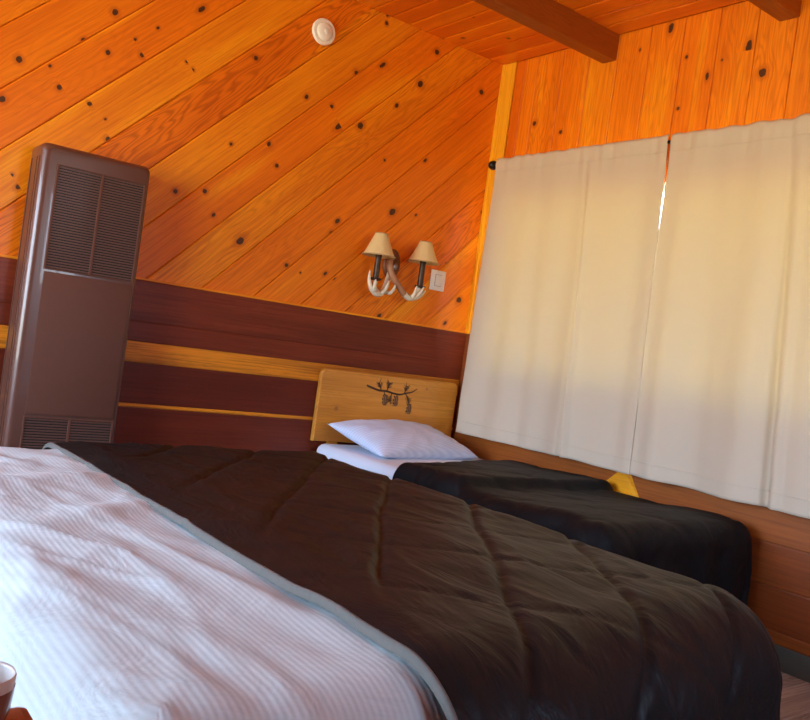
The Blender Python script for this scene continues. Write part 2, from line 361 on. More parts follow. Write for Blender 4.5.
# wainscot on the back wall: boards stand 16 mm proud
def wains(name, fmap, nrm, rects, seams, tones, mat, back):
    m_ = MB()
    rg = random.Random(11)
    bd = [(t, rg.random(), rg.uniform(0, .5)) for t in tones]
    planks(m_, fmap, nrm, rects, 0, seams, lambda i: bd[i], g=.005, depth=.0014, slot=.0024)
    m_.box(*back)
    return m_.build(name, mat, weld=False, recalc=False)
seamW = [0, .10, .275, .45, .655, .674, .875, .976, 1.074, ZW]
o = wains('wainscot', lambda p, q, d: (p, -.018+d, q), Vector((0, -1, 0)), [(XL, 0, -.018, ZW)], seamW, [.3, .3, .35, .28, .95, .22, .97, .36, .44], M['wain'], ((XL, -.0135, 0), (-.002, -.0005, ZW)))
tag(o, kind='structure', label='wainscot of dark red-brown boards with two lighter pine strips')
mb = MB(); mb.box((XL, -.014, ZW), (-.004, -.0005, ZW+.012), bev=.003, board=(.9, .3, 0))
o = mb.build('trim_1', M['pine']); tag(o, kind='structure')

# ---- right wall (wall B): plane x=0, room at x<0; window opening behind the curtains
WY0, WY1, WZ0, WZ1 = -2.60, -.24, 1.04, 2.15
mb = MB()
seamB = [-.119, -.205, -.31, -.515, -.72, -.925, -1.132, -1.34, -1.544, -1.752, -1.947]
k = -2.15
while k > YF-.3: seamB.append(k); k -= .205
seamB = sorted(seamB)
bB = pine_board(random.Random(5), .3, .9, .15)
for y0, t, r in ((-.205, .25, .2), (-.31, .6, .2), (-.515, .62, .5), (-.72, .55, .2), (-.925, .72, .3), (-1.132, .62, .2), (-1.34, .60, .35), (-1.544, .45, .2), (-1.752, .62, .4), (-1.947, .66, .45), (-2.15, .75, .3)):
    i = min(range(len(seamB)), key=lambda k: abs(seamB[k]-y0)); bB.tbl[i] = (t, random.random(), r)
# boards run vertically: theta=90deg -> u=q, v=-p
def planksB(rects, seams, brd, mbx):
    planks(mbx, lambda p, q, d: (d, p, q), Vector((-1, 0, 0)), rects, PI/2, sorted(-y for y in seams), brd, KB)
NB = len(seamB)
bBr = lambda i: bB(NB-2-i)
planksB([(YF, WZ1, -.119, H), (YF, ZW, WY0, WZ1), (WY1, ZW, -.119, WZ1)], seamB, bBr, mb)
for y0, y1, z0, z1 in ((YF-.12, 0, WZ1, H+.1), (YF-.12, 0, 0, WZ0), (YF-.12, WY0, WZ0, WZ1), (WY1, 0, WZ0, WZ1)):
    mb.box((.0125, y0, z0), (.12, y1, z1))
o = mb.build('wall_right', M['pine'], weld=False, recalc=False); tag(o, kind='structure', label='right wall of vertical knotty pine boards behind the curtains')
mb = MB(); mb.box((-.008, -.119, ZW), (.004, -.001, H), bev=.003, board=(1, .42, .05), axis=2)
mb.box((-.014, -.030, ZW), (-.004, -.001, H), bev=.003, board=(.95, .12, .05), axis=2)
o = mb.build('trim_2', M['block']); tag(o, kind='structure', label='bright yellow pine corner trim board')
# wainscot of the right wall
seamR = [.10, .15, .33, .51, .70, .86, WZ0, ZW]
o = wains('wainscot', lambda p, q, d: (-.014+d, p, q), Vector((-1, 0, 0)), [(YF, 0, -.018, WZ0), (YF, WZ0, WY0, ZW), (WY1, WZ0, -.018, ZW)], [0]+seamR, [.4, .75, .30, .58, .72, .40, .5, .5], M['wainr'], ((-.0095, YF, 0), (-.0005, -.018, WZ0)))
tag(o, kind='structure', label='wainscot of brown stained boards below the window')
mb = MB(); mb.box((-.022, YF, 0), (-.014, -.02, .10), bev=.002)
o = mb.build('baseboard_right', M['vinyl']); tag(o, kind='structure')
mb = MB(); mb.box((XL, -.026, 0), (-.03, -.018, .10), bev=.002)
o = mb.build('baseboard_back', M['vinyl']); tag(o, kind='structure')

def window(name, ax, at, a0, a1, z0, z1, mull, label):
    """window in a wall: ax='x' wall plane x=at, spans y a0..a1; ax='y' wall plane y=at spans x"""
    P = (lambda d, a, z: (at+d, a, z)) if ax == 'x' else (lambda d, a, z: (a, at+d, z))
    sg = 1 if at >= -.1 else -1
    def bx(m_, d0, d1, b0, b1, y0, y1, bev=.003):
        p, q = P(sg*d0, b0, y0), P(sg*d1, b1, y1)
        m_.box([min(p[i], q[i]) for i in range(3)], [max(p[i], q[i]) for i in range(3)], bev=bev, board=(.6, .3, .2))
    m_ = MB(); w = .05
    bx(m_, .02, .10, a0, a0+w, z0, z1); bx(m_, .02, .10, a1-w, a1, z0, z1)
    bx(m_, .02, .10, a0+w, a1-w, z0, z0+w); bx(m_, .02, .10, a0+w, a1-w, z1-w, z1)
    for t in mull: bx(m_, .03, .09, a0+(a1-a0)*t-.025, a0+(a1-a0)*t+.025, z0+w, z1-w)
    o = m_.build(name, M['frame_white']); tag(o, kind='structure', label=label)
    g_ = MB(); bx(g_, .058, .062, a0+w*.8, a1-w*.8, z0+w*.8, z1-w*.8, 0)
    g = g_.build('window_pane', M['glass'], o)
    return o
window('window_1', 'x', 0, WY0, WY1, WZ0, WZ1, (.5,), 'window behind the two curtain panels')

# ---- left wall and front wall (behind the camera), with the windows the daylight comes from
LY0, LY1, LZ0, LZ1 = -3.0, -.30, .72, 2.40
FX0, FX1, FZ0, FZ1 = -2.0, -1.0, 1.25, 2.25
mb = MB()
seamL = [-6+.205*i for i in range(0, 32)]
planks(mb, lambda p, q, d: (XL-d, p, q), Vector((1, 0, 0)), [(YF, LZ1, 0, H), (YF, 0, 0, LZ0), (YF, LZ0, LY0, LZ1), (LY1, LZ0, 0, LZ1)], PI/2, [-s for s in seamL][::-1], pine_board(random.Random(8)))
for y0, y1, z0, z1 in ((YF-.12, .12, LZ1, H+.1), (YF-.12, .12, 0, LZ0), (YF-.12, LY0, LZ0, LZ1), (LY1, .12, LZ0, LZ1)):
    mb.box((XL-.12, y0, z0), (XL-.006, y1, z1))
o = mb.build('wall_left', M['pine'], weld=False, recalc=False); tag(o, kind='structure')
mb = MB()
planks(mb, lambda p, q, d: (p, YF-d, q), Vector((0, 1, 0)), [(XL, FZ1, 0, H), (XL, 0, 0, FZ0), (XL, FZ0, FX0, FZ1), (FX1, FZ0, 0, FZ1)], PI/2, [-1+.205*i for i in range(0, 40)], pine_board(random.Random(9)))
for x0, x1, z0, z1 in ((XL, .0, FZ1, H+.1), (XL, .0, 0, FZ0), (XL, FX0, FZ0, FZ1), (FX1, .0, FZ0, FZ1)):
    mb.box((x0, YF-.12, z0), (x1, YF-.006, z1))
o = mb.build('wall_front', M['pine'], weld=False, recalc=False); tag(o, kind='structure')
window('window_2', 'x', XL, LY0, LY1, LZ0, LZ1, (.5,), 'window in the left wall')
window('window_3', 'y', YF, FX0, FX1, FZ0, FZ1, (.5,), 'window in the front wall')

# ---- floor and ceiling
mb = MB()
planks(mb, lambda p, q, d: (p, q, -d), Vector((0, 0, 1)), [(XL, YF, 0, 0)], 0, [YF+.18*i for i in range(0, 31)], pine_board(random.Random(4), .2, .95, .4), g=.0015, depth=.0012, slot=.0006)
mb.box((XL-.12, YF-.12, -.15), (.12, .12, -.004))
o = mb.build('floor', M['floor'], weld=False, recalc=False); tag(o, kind='structure', label='floor of grey-brown wood planks')
mb = MB()
planks(mb, lambda p, q, d: (p, q, H+d), Vector((0, 0, -1)), [(XL, YF, 0, 0)], PI/2, [-.002+.127*i for i in range(0, 48)], pine_board(random.Random(6), .2, .9, .1), [(-.45, -.12, .012), (-.3, -.35, .012), (-.62, -.4, .01)], g=.011, depth=.004)
mb.box((XL-.12, YF-.12, H+.0135), (.12, .12, H+.12))
o = mb.build('ceiling', M['ceiling'], weld=False, recalc=False); tag(o, kind='structure', label='ceiling of narrow orange pine boards')
for y in (-.872, -1.91, -2.95, -3.99, -5.03):
    mb = MB(); mb.box((XL+.001, y-.048, H-.142), (-.001, y+.048, H-.0005), bev=.004, board=(.5, random.random(), .4))
    o = mb.build('ceiling_beam', M['beam'])
    tag(o, kind='structure', label='ceiling beam running across the room')

# ------------------------------------------------------------------ wall heater
hx0, hx1, hy, hz = -2.678, -2.200, -.20, 1.785
t = thing('wall_heater', (-2.43, -.1, 0), 'tall brown metal wall heater with louvred grilles standing against the diagonal pine wall', 'heater')
def rrect(x0, x1, y0, y1, r, n=5, corners=(1, 1, 1, 1)):
    out = []
    for cx, cy, a0, on in ((x1-r, y1-r, 0, corners[0]), (x0+r, y1-r, 90, corners[1]), (x0+r, y0+r, 180, corners[2]), (x1-r, y0+r, 270, corners[3])):
        if on:
            for k in range(n+1):
                a = math.radians(a0+90*k/n); out.append((cx+r*math.cos(a), cy+r*math.sin(a)))
        else: out.append((x1 if a0 in (0, 270) else x0, y1 if a0 in (0, 90) else y0))
    return out
def loft(mb_, rings, smooth=True, capa=True, capb=True, mi=0):
    n = len(rings[0]); vs = [p for r in rings for p in r]; fs = []
    for i in range(len(rings)-1):
        for k in range(n):
            k2 = (k+1) % n; fs.append((i*n+k, i*n+k2, (i+1)*n+k2, (i+1)*n+k))
    if capa: fs.append(tuple(range(n))[::-1])
    if capb: fs.append(tuple(range((len(rings)-1)*n, len(rings)*n)))
    mb_.mesh(vs, fs, smooth=smooth, mi=mi)
def shade_auto(o, ang=35):
    for p in o.data.polygons: p.use_smooth = True
    o.data.set_sharp_from_angle(angle=math.radians(ang))
# case: rounded front edge, lofted from wall to front
rings = []
for y, ins in ((-.0195, 0), (hy+.030, 0), (hy+.020, .003), (hy+.011, .009), (hy+.004, .018), (hy+.001, .026), (hy, .034)):
    rings.append([(p[0], y, p[1]) for p in rrect(hx0+ins, hx1-ins*.55, 0.0, hz-ins*.7, .028, corners=(1, 1, 0, 0))])
mb = MB(); loft(mb, rings); case = mb.build('case', M['heater'], t); shade_auto(case, 40)
# side ribs pressed into the left flank
for y in (-.165, -.125, -.035):
    mb = MB(); mb.box((hx0-.004, y-.006, .03), (hx0+.004, y+.006, hz-.06), bev=.003)
    shade_auto(mb.build('side_rib', M['heater'], t))
# front panel
gx0, gx1 = -2.603, -2.230
mb = MB(); mb.box((gx0-.004, hy-.006, .615), (gx1+.004, hy+.001, 1.236), bev=.003); shade_auto(mb.build('front_panel', M['panel'], t))
def grille(z0, z1, name, n):
    fr = MB()
    for a, b in (((gx0-.008, z0-.006), (gx1+.008, z0)), ((gx0-.008, z1), (gx1+.008, z1+.006)), ((gx0-.008, z0), (gx0, z1)), ((gx1, z0), (gx1+.008, z1))):
        fr.box((a[0], hy-.010, a[1]), (b[0], hy+.001, b[1]), bev=.0015)
    mid = (gx0+gx1)/2; fr.box((mid-.006, hy-.0095, z0), (mid+.006, hy-.001, z1), bev=.0015)
    f = fr.build(name, M['panel'], t)
    bk = MB(); bk.box((gx0, hy-.0015, z0), (gx1, hy+.001, z1)); bk.build('cavity', M['dark'], f)
    sl = MB(); st = (z1-z0)/n
    rot = Matrix.Rotation(math.radians(18), 3, 'X')
    for i in range(n):
        z = z0+st*(i+.5)
        sl.box((gx0, hy-.0075, z-st*.29), (gx1, hy-.0045, z+st*.29), bev=.001, rot=rot)
    sl.build('louvres', M['slat'], f)
grille(1.252, 1.694, 'upper_grille', 38)
grille(.12, .598, 'lower_grille', 40)

# ------------------------------------------------------------------ smoke detector
t = thing('smoke_detector', (-1.312, -.001, 2.755), 'round cream smoke detector high on the diagonal pine wall', 'smoke detector')
mb = MB(); mb.lathe([(.070, 0), (.070, .010), (.066, .016), (.052, .0165), (.051, .014), (.048, .014), (.047, .020), (.040, .0255), (.020, .028), (.001, .0285)], (-1.312, -.0005, 2.755), seg=48, axis='y')
shade_auto(mb.build('housing', M['cream_plastic'], t), 50)
mb = MB(); mb.lathe([(.016, 0), (.016, .003), (.013, .0045), (.001, .0045)], (-1.306, -.027, 2.757), seg=24, axis='y'); mb.build('test_button', M['white_plastic'], t)
for a in (100, 260, 20, 190):
    mb = MB(); mb.lathe([(.004, 0), (.0035, .0012)], (-1.312+.058*math.cos(math.radians(a)), -.0155, 2.755+.058*math.sin(math.radians(a))), seg=10, axis='y'); mb.build('vent_hole', M['grey_plastic'], t)

# ------------------------------------------------------------------ light switch
t = thing('light_switch', (-.296, -.001, 1.566), 'white rocker light switch on the pine wall right of the antler sconce', 'switch')
mb = MB(); mb.box((-.352, -.012, 1.504), (-.240, -.0006, 1.628), bev=.005); shade_auto(mb.build('plate', M['white_plastic'], t))
mb = MB(); mb.box((-.322, -.0145, 1.530), (-.270, -.010, 1.602), bev=.002); shade_auto(mb.build('bezel', M['grey_plastic'], t))
mb = MB(); mb.box((-.319, -.019, 1.533), (-.273, -.011, 1.599), bev=.003, rot=Matrix.Rotation(math.radians(4), 3, 'X')); shade_auto(mb.build('rocker', M['white_plastic'], t))

# ------------------------------------------------------------------ antler sconce
t = thing('wall_sconce', (-.66, -.001, 1.6), 'two-light antler wall sconce with parchment shades on the diagonal pine wall', 'wall lamp')
mb = MB(); mb.lathe([(.060, 0), (.060, .008), (.052, .016), (.035, .022), (.012, .024), (.001, .0245)], (-.655, -.0008, 1.605), seg=32, axis='y', sy=1.5)
shade_auto(mb.build('backplate', M['plate'], t), 50)
mb = MB(); mb.lathe([(.013, 0), (.014, .006), (.010, .014), (.001, .017)], (-.640, -.022, 1.592), seg=16, axis='y', sy=1.4); mb.build('finial', M['metal'], t)
L1, L2, SY = -.842, -.524, -.135
def smoothpath(pts, rad, n=6):
    P = [Vector(p) for p in pts]; out, rr = [], []
    for i in range(len(P)-1):
        p0, p1, p2, p3 = P[max(i-1, 0)], P[i], P[i+1], P[min(i+2, len(P)-1)]
        for k in range(n):
            s = k/n
            out.append(.5*((2*p1)+(p2-p0)*s+(2*p0-5*p1+4*p2-p3)*s*s+(3*p1-p0-3*p2+p3)*s**3)); rr.append(rad[i]+(rad[i+1]-rad[i])*s)
    return out+[P[-1]], rr+[rad[-1]]
def horn(name, branches, mat):
    m_ = MB()
    for pts, rad in branches: m_.tube(*smoothpath(pts, [r*1.15 for r in rad]), seg=10)
    return m_.build(name, mat, t, weld=False)
horn('antler', [([(-.668, -.022, 1.570), (-.705, -.060, 1.500), (-.755, -.105, 1.435), (-.815, -.135, 1.408), (-.862, -.140, 1.430), (-.886, -.140, 1.475), (-.890, -.140, 1.530)], [.013, .015, .016, .016, .013, .009, .003]),
                ([(-.84, -.138, 1.415), (-.862, -.165, 1.440), (-.866, -.175, 1.484)], [.012, .009, .003]),
                ([(-.79, -.130, 1.412), (-.782, -.160, 1.440), (-.772, -.170, 1.490)], [.012, .009, .003]),
                ([(-.755, -.105, 1.435), (-.742, -.145, 1.425), (-.728, -.160, 1.445), (-.722, -.165, 1.475)], [.012, .010, .008, .003]),
                ([(-.80, -.132, 1.412), (-.842, -.135, 1.44), (-.842, -.135, 1.478)], [.010, .011, .014])], M['horn_white'])
horn('antler', [([(-.664, -.022, 1.640), (-.715, -.075, 1.630), (-.748, -.120, 1.590), (-.738, -.140, 1.530), (-.700, -.150, 1.485), (-.650, -.150, 1.440), (-.610, -.150, 1.420)], [.013, .015, .017, .017, .016, .015, .0145])], M['horn'])
horn('antler_tip', [([(-.640, -.150, 1.434), (-.600, -.150, 1.417), (-.550, -.145, 1.428), (-.510, -.140, 1.448), (-.478, -.135, 1.480)], [.0152, .0145, .013, .010, .003]),
                    ([(-.590, -.150, 1.418), (-.582, -.170, 1.445), (-.578, -.178, 1.492)], [.012, .009, .003]),
                    ([(-.565, -.148, 1.423), (-.548, -.172, 1.452), (-.528, -.182, 1.494)], [.012, .010, .003]),
                    ([(-.60, -.150, 1.418), (-.548, -.140, 1.446), (-.526, -.135, 1.482)], [.010, .011, .014])], M['horn_white'])
for x, z0, z1, st0 in ((L1, 1.618, 1.748, 1.478), (L2, 1.636, 1.760, 1.484)):
    mb = MB(); mb.lathe([(.006, 0), (.026, .004), (.033, .012), (.034, .016), (.020, .014), (.016, .020)], (x, SY, st0), seg=24); cup = mb.build('drip_cup', M['bronze'], t); shade_auto(cup, 50)
    mb = MB(); mb.lathe([(.017, 0), (.0175, .02), (.0165, z0-st0-.018), (.019, z0-st0-.016), (.019, z0-st0-.002), (.012, z0-st0+.002)], (x, SY, st0+.012), seg=20); shade_auto(mb.build('candle_sleeve', M['bronze'], t), 50)
    mb = MB(); h = z1-z0
    prof = [(.093-(.093-.034)*(k/10)**.86, h*k/10) for k in range(11)]
    vs, fs = [], []; seg = 40
    for r, z in prof:
        for k in range(seg):
            a = 2*PI*k/seg; rr = r*(1+.012*math.cos(a*10)); vs.append((x+rr*math.cos(a), SY+rr*math.sin(a), z0+z))
    for i in range(10):
        for k in range(seg): fs.append((i*seg+k, i*seg+(k+1) % seg, (i+1)*seg+(k+1) % seg, (i+1)*seg+k))
    mb.mesh(vs, fs, smooth=True); sh = mb.build('lamp_shade', M['shade'], t)
    sd = sh.modifiers.new('s', 'SOLIDIFY'); sd.thickness = .0015
    for r, z in ((.0935, .003), (.0355, h-.003)):
        mb = MB(); mb.tube([(x+r*math.cos(2*PI*k/40), SY+r*math.sin(2*PI*k/40), z0+z) for k in range(41)], .003, seg=6, cap=False); mb.build('shade_trim', M['shade_trim'], sh)
    mb = MB(); mb.lathe([(.006, 0), (.010, .01), (.014, .03), (.010, .05), (.002, .065)], (x, SY, z0+.014), seg=14); mb.build('bulb', M['white_plastic'], t)

# ------------------------------------------------------------------ curtains and rod
RX, RZ = -.085, 2.318
t = thing('curtain_rod', (RX, -1.42, RZ), 'black metal curtain rod with ball finial above the window', 'curtain rod')
mb = MB(); mb.tube([(RX, -2.80, RZ), (RX, -.145, RZ)], .009, seg=12); mb.build('rod', M['iron'], t)
for y, s in ((-.128, 1), (-2.825, -1)):
    mb = MB(); mb.lathe([(.002, -.032), (.018, -.027), (.027, -.013), (.030, 0), (.027, .013), (.018, .027), (.002, .032)], (RX, y, RZ), seg=24, axis='x')
    mb.tube([(RX, y-s*.040, RZ), (RX, y-s*.02, RZ)], .0125, seg=12); mb.build('finial', M['iron'], t)
for y in (-.165, -1.425, -2.78):
    mb = MB(); mb.box((-.0125, y-.010, RZ-.035), (-.0005, y+.010, RZ+.035), bev=.002); mb.tube([(-.010, y, RZ-.014), (RX, y, RZ-.014)], .005, seg=8); mb.tube([(RX-.0095, y, RZ-.009), (RX-.004, y, RZ-.014), (RX+.006, y, RZ-.014), (RX+.012, y, RZ-.008)], .004, seg=8); mb.build('bracket', M['iron'], t)

def curtain(y0, y1, label, seed, yb0, yb1, deep, over=False):
    """y0 > y1 at the top (near the corner first); yb* at the hem"""
    rg = random.Random(seed); nu, nz = 190, 120; top, bot = RZ+.030, .664; L_ = abs(y1-y0)
    W = [(rg.uniform(.6, 1.2), rg.uniform(7, 10), rg.uniform(0, 6.28)), (rg.uniform(.5, .9), rg.uniform(13, 17), rg.uniform(0, 6.28)), (rg.uniform(.25, .5), rg.uniform(24, 30), rg.uniform(0, 6.28))]
    ph = [rg.uniform(0, 6.28) for _ in range(4)]
    vs, fs, uvs = [], [], []
    for j in range(nz+1):
        tz = j/nz; z = top+(bot-top)*tz
        for i in range(nu+1):
            u = i/nu; L = abs(y1-y0)*u
            # narrowing and sway of the edges
            ya = y0+(yb0-y0)*tz; yb = y1+(yb1-y1)*tz
            if over: ya = -1.419-.0475*tz-.016*(1-tz/.25) if tz < .25 else -1.419-.0475*tz+.005*min(1, (tz-.25)/.2)
            y = ya+(yb-ya)*u
            hd = max(0, 1-abs(z-RZ)/.035)   # rod pocket: wraps the rod
            amp = .0035+.0125*min(1, tz*1.5)
            x = 0
            for a, k, p in W: x += a*math.sin(k*L*(1+.05*math.sin(2*tz+p))+p+.6*tz*math.sin(p*3))
            x *= amp
            for du, wd, dp in deep: x += dp*min(1, .25+tz)*math.exp(-((u-du-.085*tz-.008*math.sin(4*tz))/wd)**2)
            ru = noise.noise(Vector((L*22, seed, 0)))*.011+noise.noise(Vector((L*9, seed+5, 0)))*.010   # gathers of the heading
            ed = (1-u if not over else u)*L_/.09; x *= 1-math.exp(-ed*ed)
            x = x*(1-.75*math.exp(-tz*14))+(ru-.008)*math.exp(-((tz-.03)/.05)**2)
            # small crumples in the lower half
            x += .004*noise.noise(Vector((L*7, z*5, seed)))*min(1, tz*2)
            zz = z+(.012*noise.noise(Vector((L*14, 3, seed)))*max(0, 1-tz*14)+(.009*noise.noise(Vector((L*3, 8, seed))))*max(0, tz*8-7))
            vs.append((RX-.0145+x+(.005 if over else 0)*math.exp(-(u*L_/.1)**2)+(-.004 if abs(z-RZ) < .02 else 0), y, zz)); uvs.append((L, z))
    for j in range(nz):
        for i in range(nu): a = j*(nu+1)+i; fs.append((a, a+1, a+nu+2, a+nu+1))
    t = thing('curtain', (RX, (y0+y1)/2, bot), label, 'curtain', 'window curtain panels')
    m_ = MB(); m_.mesh(vs, fs, smooth=True, uvs=uvs); o = m_.build('drape', M['curtain'], t, weld=False, recalc=False)
    sd = o.modifiers.new('s', 'SOLIDIFY'); sd.thickness = .0022; sd.offset = 1
    # stitched rod pocket seam and hem seam, slightly raised threads
    for nm, zt in (('pocket_seam', .047), ('hem_seam', .958)):
        jj = round(zt*nz); pts = [Vector(vs[jj*(nu+1)+i])+Vector((-.0022, 0, 0)) for i in range(0, nu+1, 2)]
        s_ = MB(); s_.tube(pts, .0013, seg=5); s_.build(nm, M['curtain'], t, weld=False)
    return t
curtain(-.183, -1.419, 'beige curtain panel nearest the corner, hanging beside the sconce wall', 21, -.158, -1.4665, [(.575, .014, .022), (.602, .016, -.024), (.30, .05, .012)])
curtain(-1.431, -2.735, 'beige curtain panel at the right edge, above the dark foot of the small bed', 34, -1.4755, -2.74, [(.475, .018, .022), (.51, .022, -.026), (.2, .05, .012)], True)

# ------------------------------------------------------------------ pine bracket below the window
mb = MB()
vs = []
for x, a, b in ((-.0145, 0, 0), (-.034, 0, 0)):
    vs += [(x, -1.175, .50), (x, -1.515, .50), (x, -1.412, .658), (x, -1.345, .658)]
vs[4:] = [(-.034, -1.18, .50), (-.034, -1.485, .50), (-.034, -1.400, .655), (-.034, -1.347, .655)]
uv = [(v[1], v[2]) for v in vs]
mb.mesh(vs, [(0, 1, 2, 3), (7, 6, 5, 4), (0, 4, 5, 1), (1, 5, 6, 2), (2, 6, 7, 3), (3, 7, 4, 0)], board=(.6, .3, .2), uvs=uv)
o = mb.build('wood_bracket', M['block']); tag(o, 'wedge-shaped yellow pine bracket on the wainscot below the meeting curtain edges', 'bracket')

# ------------------------------------------------------------------ beds
def rbox_surface(x0, x1, y0, y1, ztop, zbot, R, step):
    """draped rounded box, open below; returns verts, faces, uvs (s,t)"""
    return drape(x0+R, x1-R, y0+R, y1-R, x0+R-(ztop-zbot)-R*.57, x1-R+(ztop-zbot)+R*.57, y0+R-(ztop-zbot)-R*.57, y1-R+(ztop-zbot)+R*.57, ztop, R, step)
def drape(xa, xb, ya, yb, s0, s1, t0, t1, ztop, R, step, flare=0.0, zmin=None, post=None, shear=None):
    ns, nt = max(2, round((s1-s0)/step)), max(2, round((t1-t0)/step))
    vs, fs, uv, dr = [], [], [], []
    for j in range(nt+1):
        t_ = t0+(t1-t0)*j/nt
        for i in range(ns+1):
            s = s0+(s1-s0)*i/ns
            dx = s-xb if s > xb else (s-xa if s < xa else 0); dy = t_-yb if t_ > yb else (t_-ya if t_ < ya else 0)
            px = min(max(s, xa), xb); py = min(max(t_, ya), yb)
            D = max(abs(dx), abs(dy)); z = ztop; dirv = (0, 0); drop = 0
            if D > 0:
                l = math.hypot(dx, dy); dirv = (dx/l, dy/l)
                a = min(D/R, PI/2); h = R*math.sin(a); drop = R*(1-math.cos(a))+max(0, D-R*PI/2)
                h += flare*max(0, D-R*PI/2)
                px += dirv[0]*h; py += dirv[1]*h; z = ztop-drop
            if zmin is not None: z = max(z, zmin)
            vs.append(Vector((px, py, z))); uv.append((s, t_)); dr.append((drop, dirv))
    for j in range(nt):
        for i in range(ns): a = j*(ns+1)+i; fs.append((a, a+1, a+ns+2, a+ns+1))
    if shear: vs = [shear(v) for v in vs]
    if post:
        nr = normals(vs, fs)
        vs = [v+post(uv[k][0], uv[k][1], dr[k][0], dr[k][1], nr[k], v) for k, v in enumerate(vs)]
    return vs, fs, uv, ns, nt
def normals(vs, fs):
    n = [Vector((0, 0, 0)) for _ in vs]
    for f in fs:
        q = (vs[f[2]]-vs[f[0]]).cross(vs[f[3]]-vs[f[1]])
        for k in f: n[k] += q
    return [v.normalized() if v.length else Vector((0, 0, 1)) for v in n]
nz = lambda x, y, z=0: noise.noise(Vector((x, y, z)))
def surf(name, data, mat, parent=None, thick=0, off=-1, label=None):
    vs, fs, uv = data[:3]
    m_ = MB(); m_.mesh(vs, fs, smooth=True, uvs=uv); o = m_.build(name, mat, parent, weld=False, recalc=False)
    if thick: sd = o.modifiers.new('s', 'SOLIDIFY'); sd.thickness = thick; sd.offset = off
    return o

# --- single bed along the right wall
sb = thing('single_bed', (-.54, -1.05, 0), 'small bed along the curtained wall with pine headboard and white sheet', 'bed')
# headboard with rounded upper corners
def headboard():
    x0, x1, z0, z1, yb, yf = -1.056, -.055, .545, .954, -.024, -.056
    m_ = MB(); ring = rrect(x0, x1, z0, z1, .035, 6, (1, 1, 0, 0))
    rings = [[(p[0], y, p[1]) for p in rrect(x0+i, x1-i, z0+i, z1-i, .035, 6, (1, 1, 0, 0))] for y, i in ((yb, .003), (yb-.004, 0), (yf+.006, 0), (yf+.002, .002), (yf, .006))]
    n = len(ring)
    for a in range(len(rings)-1):
        for k in range(n):
            k2 = (k+1) % n; q = [rings[a][k], rings[a][k2], rings[a+1][k2], rings[a+1][k]]
            m_.face(q, [(p[0], p[2]+p[1]) for p in q], (.75, .2, .2), (-.94, .74, .012))
    # front face in three glued boards
    zs = [z0, .655, .79, z1]
    poly = [(p[0], p[2]) for p in rings[-1]]
    for j, (tn, sd, kn) in enumerate(((.45, .61, (-.80, .62, .010)), (.55, .17, (-.93, .735, .013)), (.72, .43, (-.30, .90, .006)))):
        pl = clip(clip(poly, 1, zs[j], True), 1, zs[j+1], False)
        m_.face([(p[0], yf, p[1]) for p in pl], [tuple(p) for p in pl], (tn, sd, .25), kn)
    pl = [(p[0], yb, p[2]) for p in rings[0]]; m_.face(pl, [(p[0], p[2]) for p in pl], (.5, .5, .2))
    hb = m_.build('headboard', M['headboard'], sb, weld=True, recalc=True); 
    return hb
hb = headboard()
# pine branch burnt into the headboard: twig, needle sprays, cones
rg = random.Random(2); yf = -.0565
mb = MB()
main = [(-.745, yf, .884), (-.70, yf, .872), (-.65, yf, .862), (-.60, yf, .862), (-.545, yf, .853), (-.50, yf, .850), (-.45, yf, .862), (-.41, yf, .872), (-.375, yf, .895)]
mb.tube(*smoothpath(main, [.0055, .006, .006, .006, .0055, .005, .0045, .004, .002]), seg=8, squash=(1, .4, 1))
for (bx_, bz_), (ex, ez) in (((-.64, .862), (-.66, .905)), ((-.60, .862), (-.585, .91)), ((-.62, .862), (-.60, .815)), ((-.52, .851), (-.525, .795)), ((-.46, .860), (-.425, .815)), ((-.47, .857), (-.455, .90)), ((-.425, .812), (-.418, .76)), ((-.56, .856), (-.57, .805))):
    mb.tube([(bx_, yf, bz_), ((bx_+ex)/2+.004, yf, (bz_+ez)/2), (ex, yf, ez)], [.0035, .003, .0015], seg=6, squash=(1, .4, 1))
    for k in range(9):
        s = .35+.65*k/8; cx, cz = bx_+(ex-bx_)*s, bz_+(ez-bz_)*s
        for sg in (-1, 1):
            a = math.atan2(ez-bz_, ex-bx_)+sg*rg.uniform(.5, 1.0); l = rg.uniform(.018, .036)
            mb.tube([(cx, yf, cz), (cx+l*math.cos(a), yf, cz+l*math.sin(a))], [.0015, .0008], seg=4, squash=(1, .4, 1))
mb.build('branch_carving', M['burn'], hb, weld=False)
for cx, cz in ((-.605, .808), (-.525, .808), (-.418, .768)):
    mb = MB()
    for r_ in range(6):
        for k in range(-2, 3):
            w = (.021-.0025*abs(r_-2.2))*(1-abs(k)*.12); px_, pz_ = cx+k*w*.42+(.003 if r_ % 2 else 0), cz+.026-r_*.010
            mb.lathe([(.0068, 0), (.005, .0018), (.001, .0022)], (px_, yf+.0003, pz_), seg=8, axis='y', mi=(r_+k) % 2)
    mb.build('pine_cone_carving', [M['burn'], M['gold']], hb, weld=False)
for x in (-.92, -.19):
    mb = MB(); mb.box((x-.03, -.054, 0), (x+.03, -.028, .5445), bev=.002, axis=2); mb.build('headboard_post', M['headboard'], sb)
for x, y in ((-.98, -.16), (-.12, -.16), (-.98, -1.96), (-.12, -1.96)):
    mb = MB(); mb.lathe([(.018, 0), (.022, .01), (.02, .12)], (x, y, .0), seg=14); mb.build('leg', M['iron'], sb)
mb = MB(); mb.box((-1.03, -2.08, .115), (-.04, -.062, .30), bev=.008); mb.build('frame', M['dark'], sb)
def mat_post(s, t_, drop, dirv, n, v):
    return n*(.004*nz(s*5, t_*5, 3)+.0025*nz(s*14, t_*11, 8))
surf('mattress', rbox_surface(-1.045, -.045, -2.10, -.062, .540, .30, .045, .02), M['wsheet'], sb)

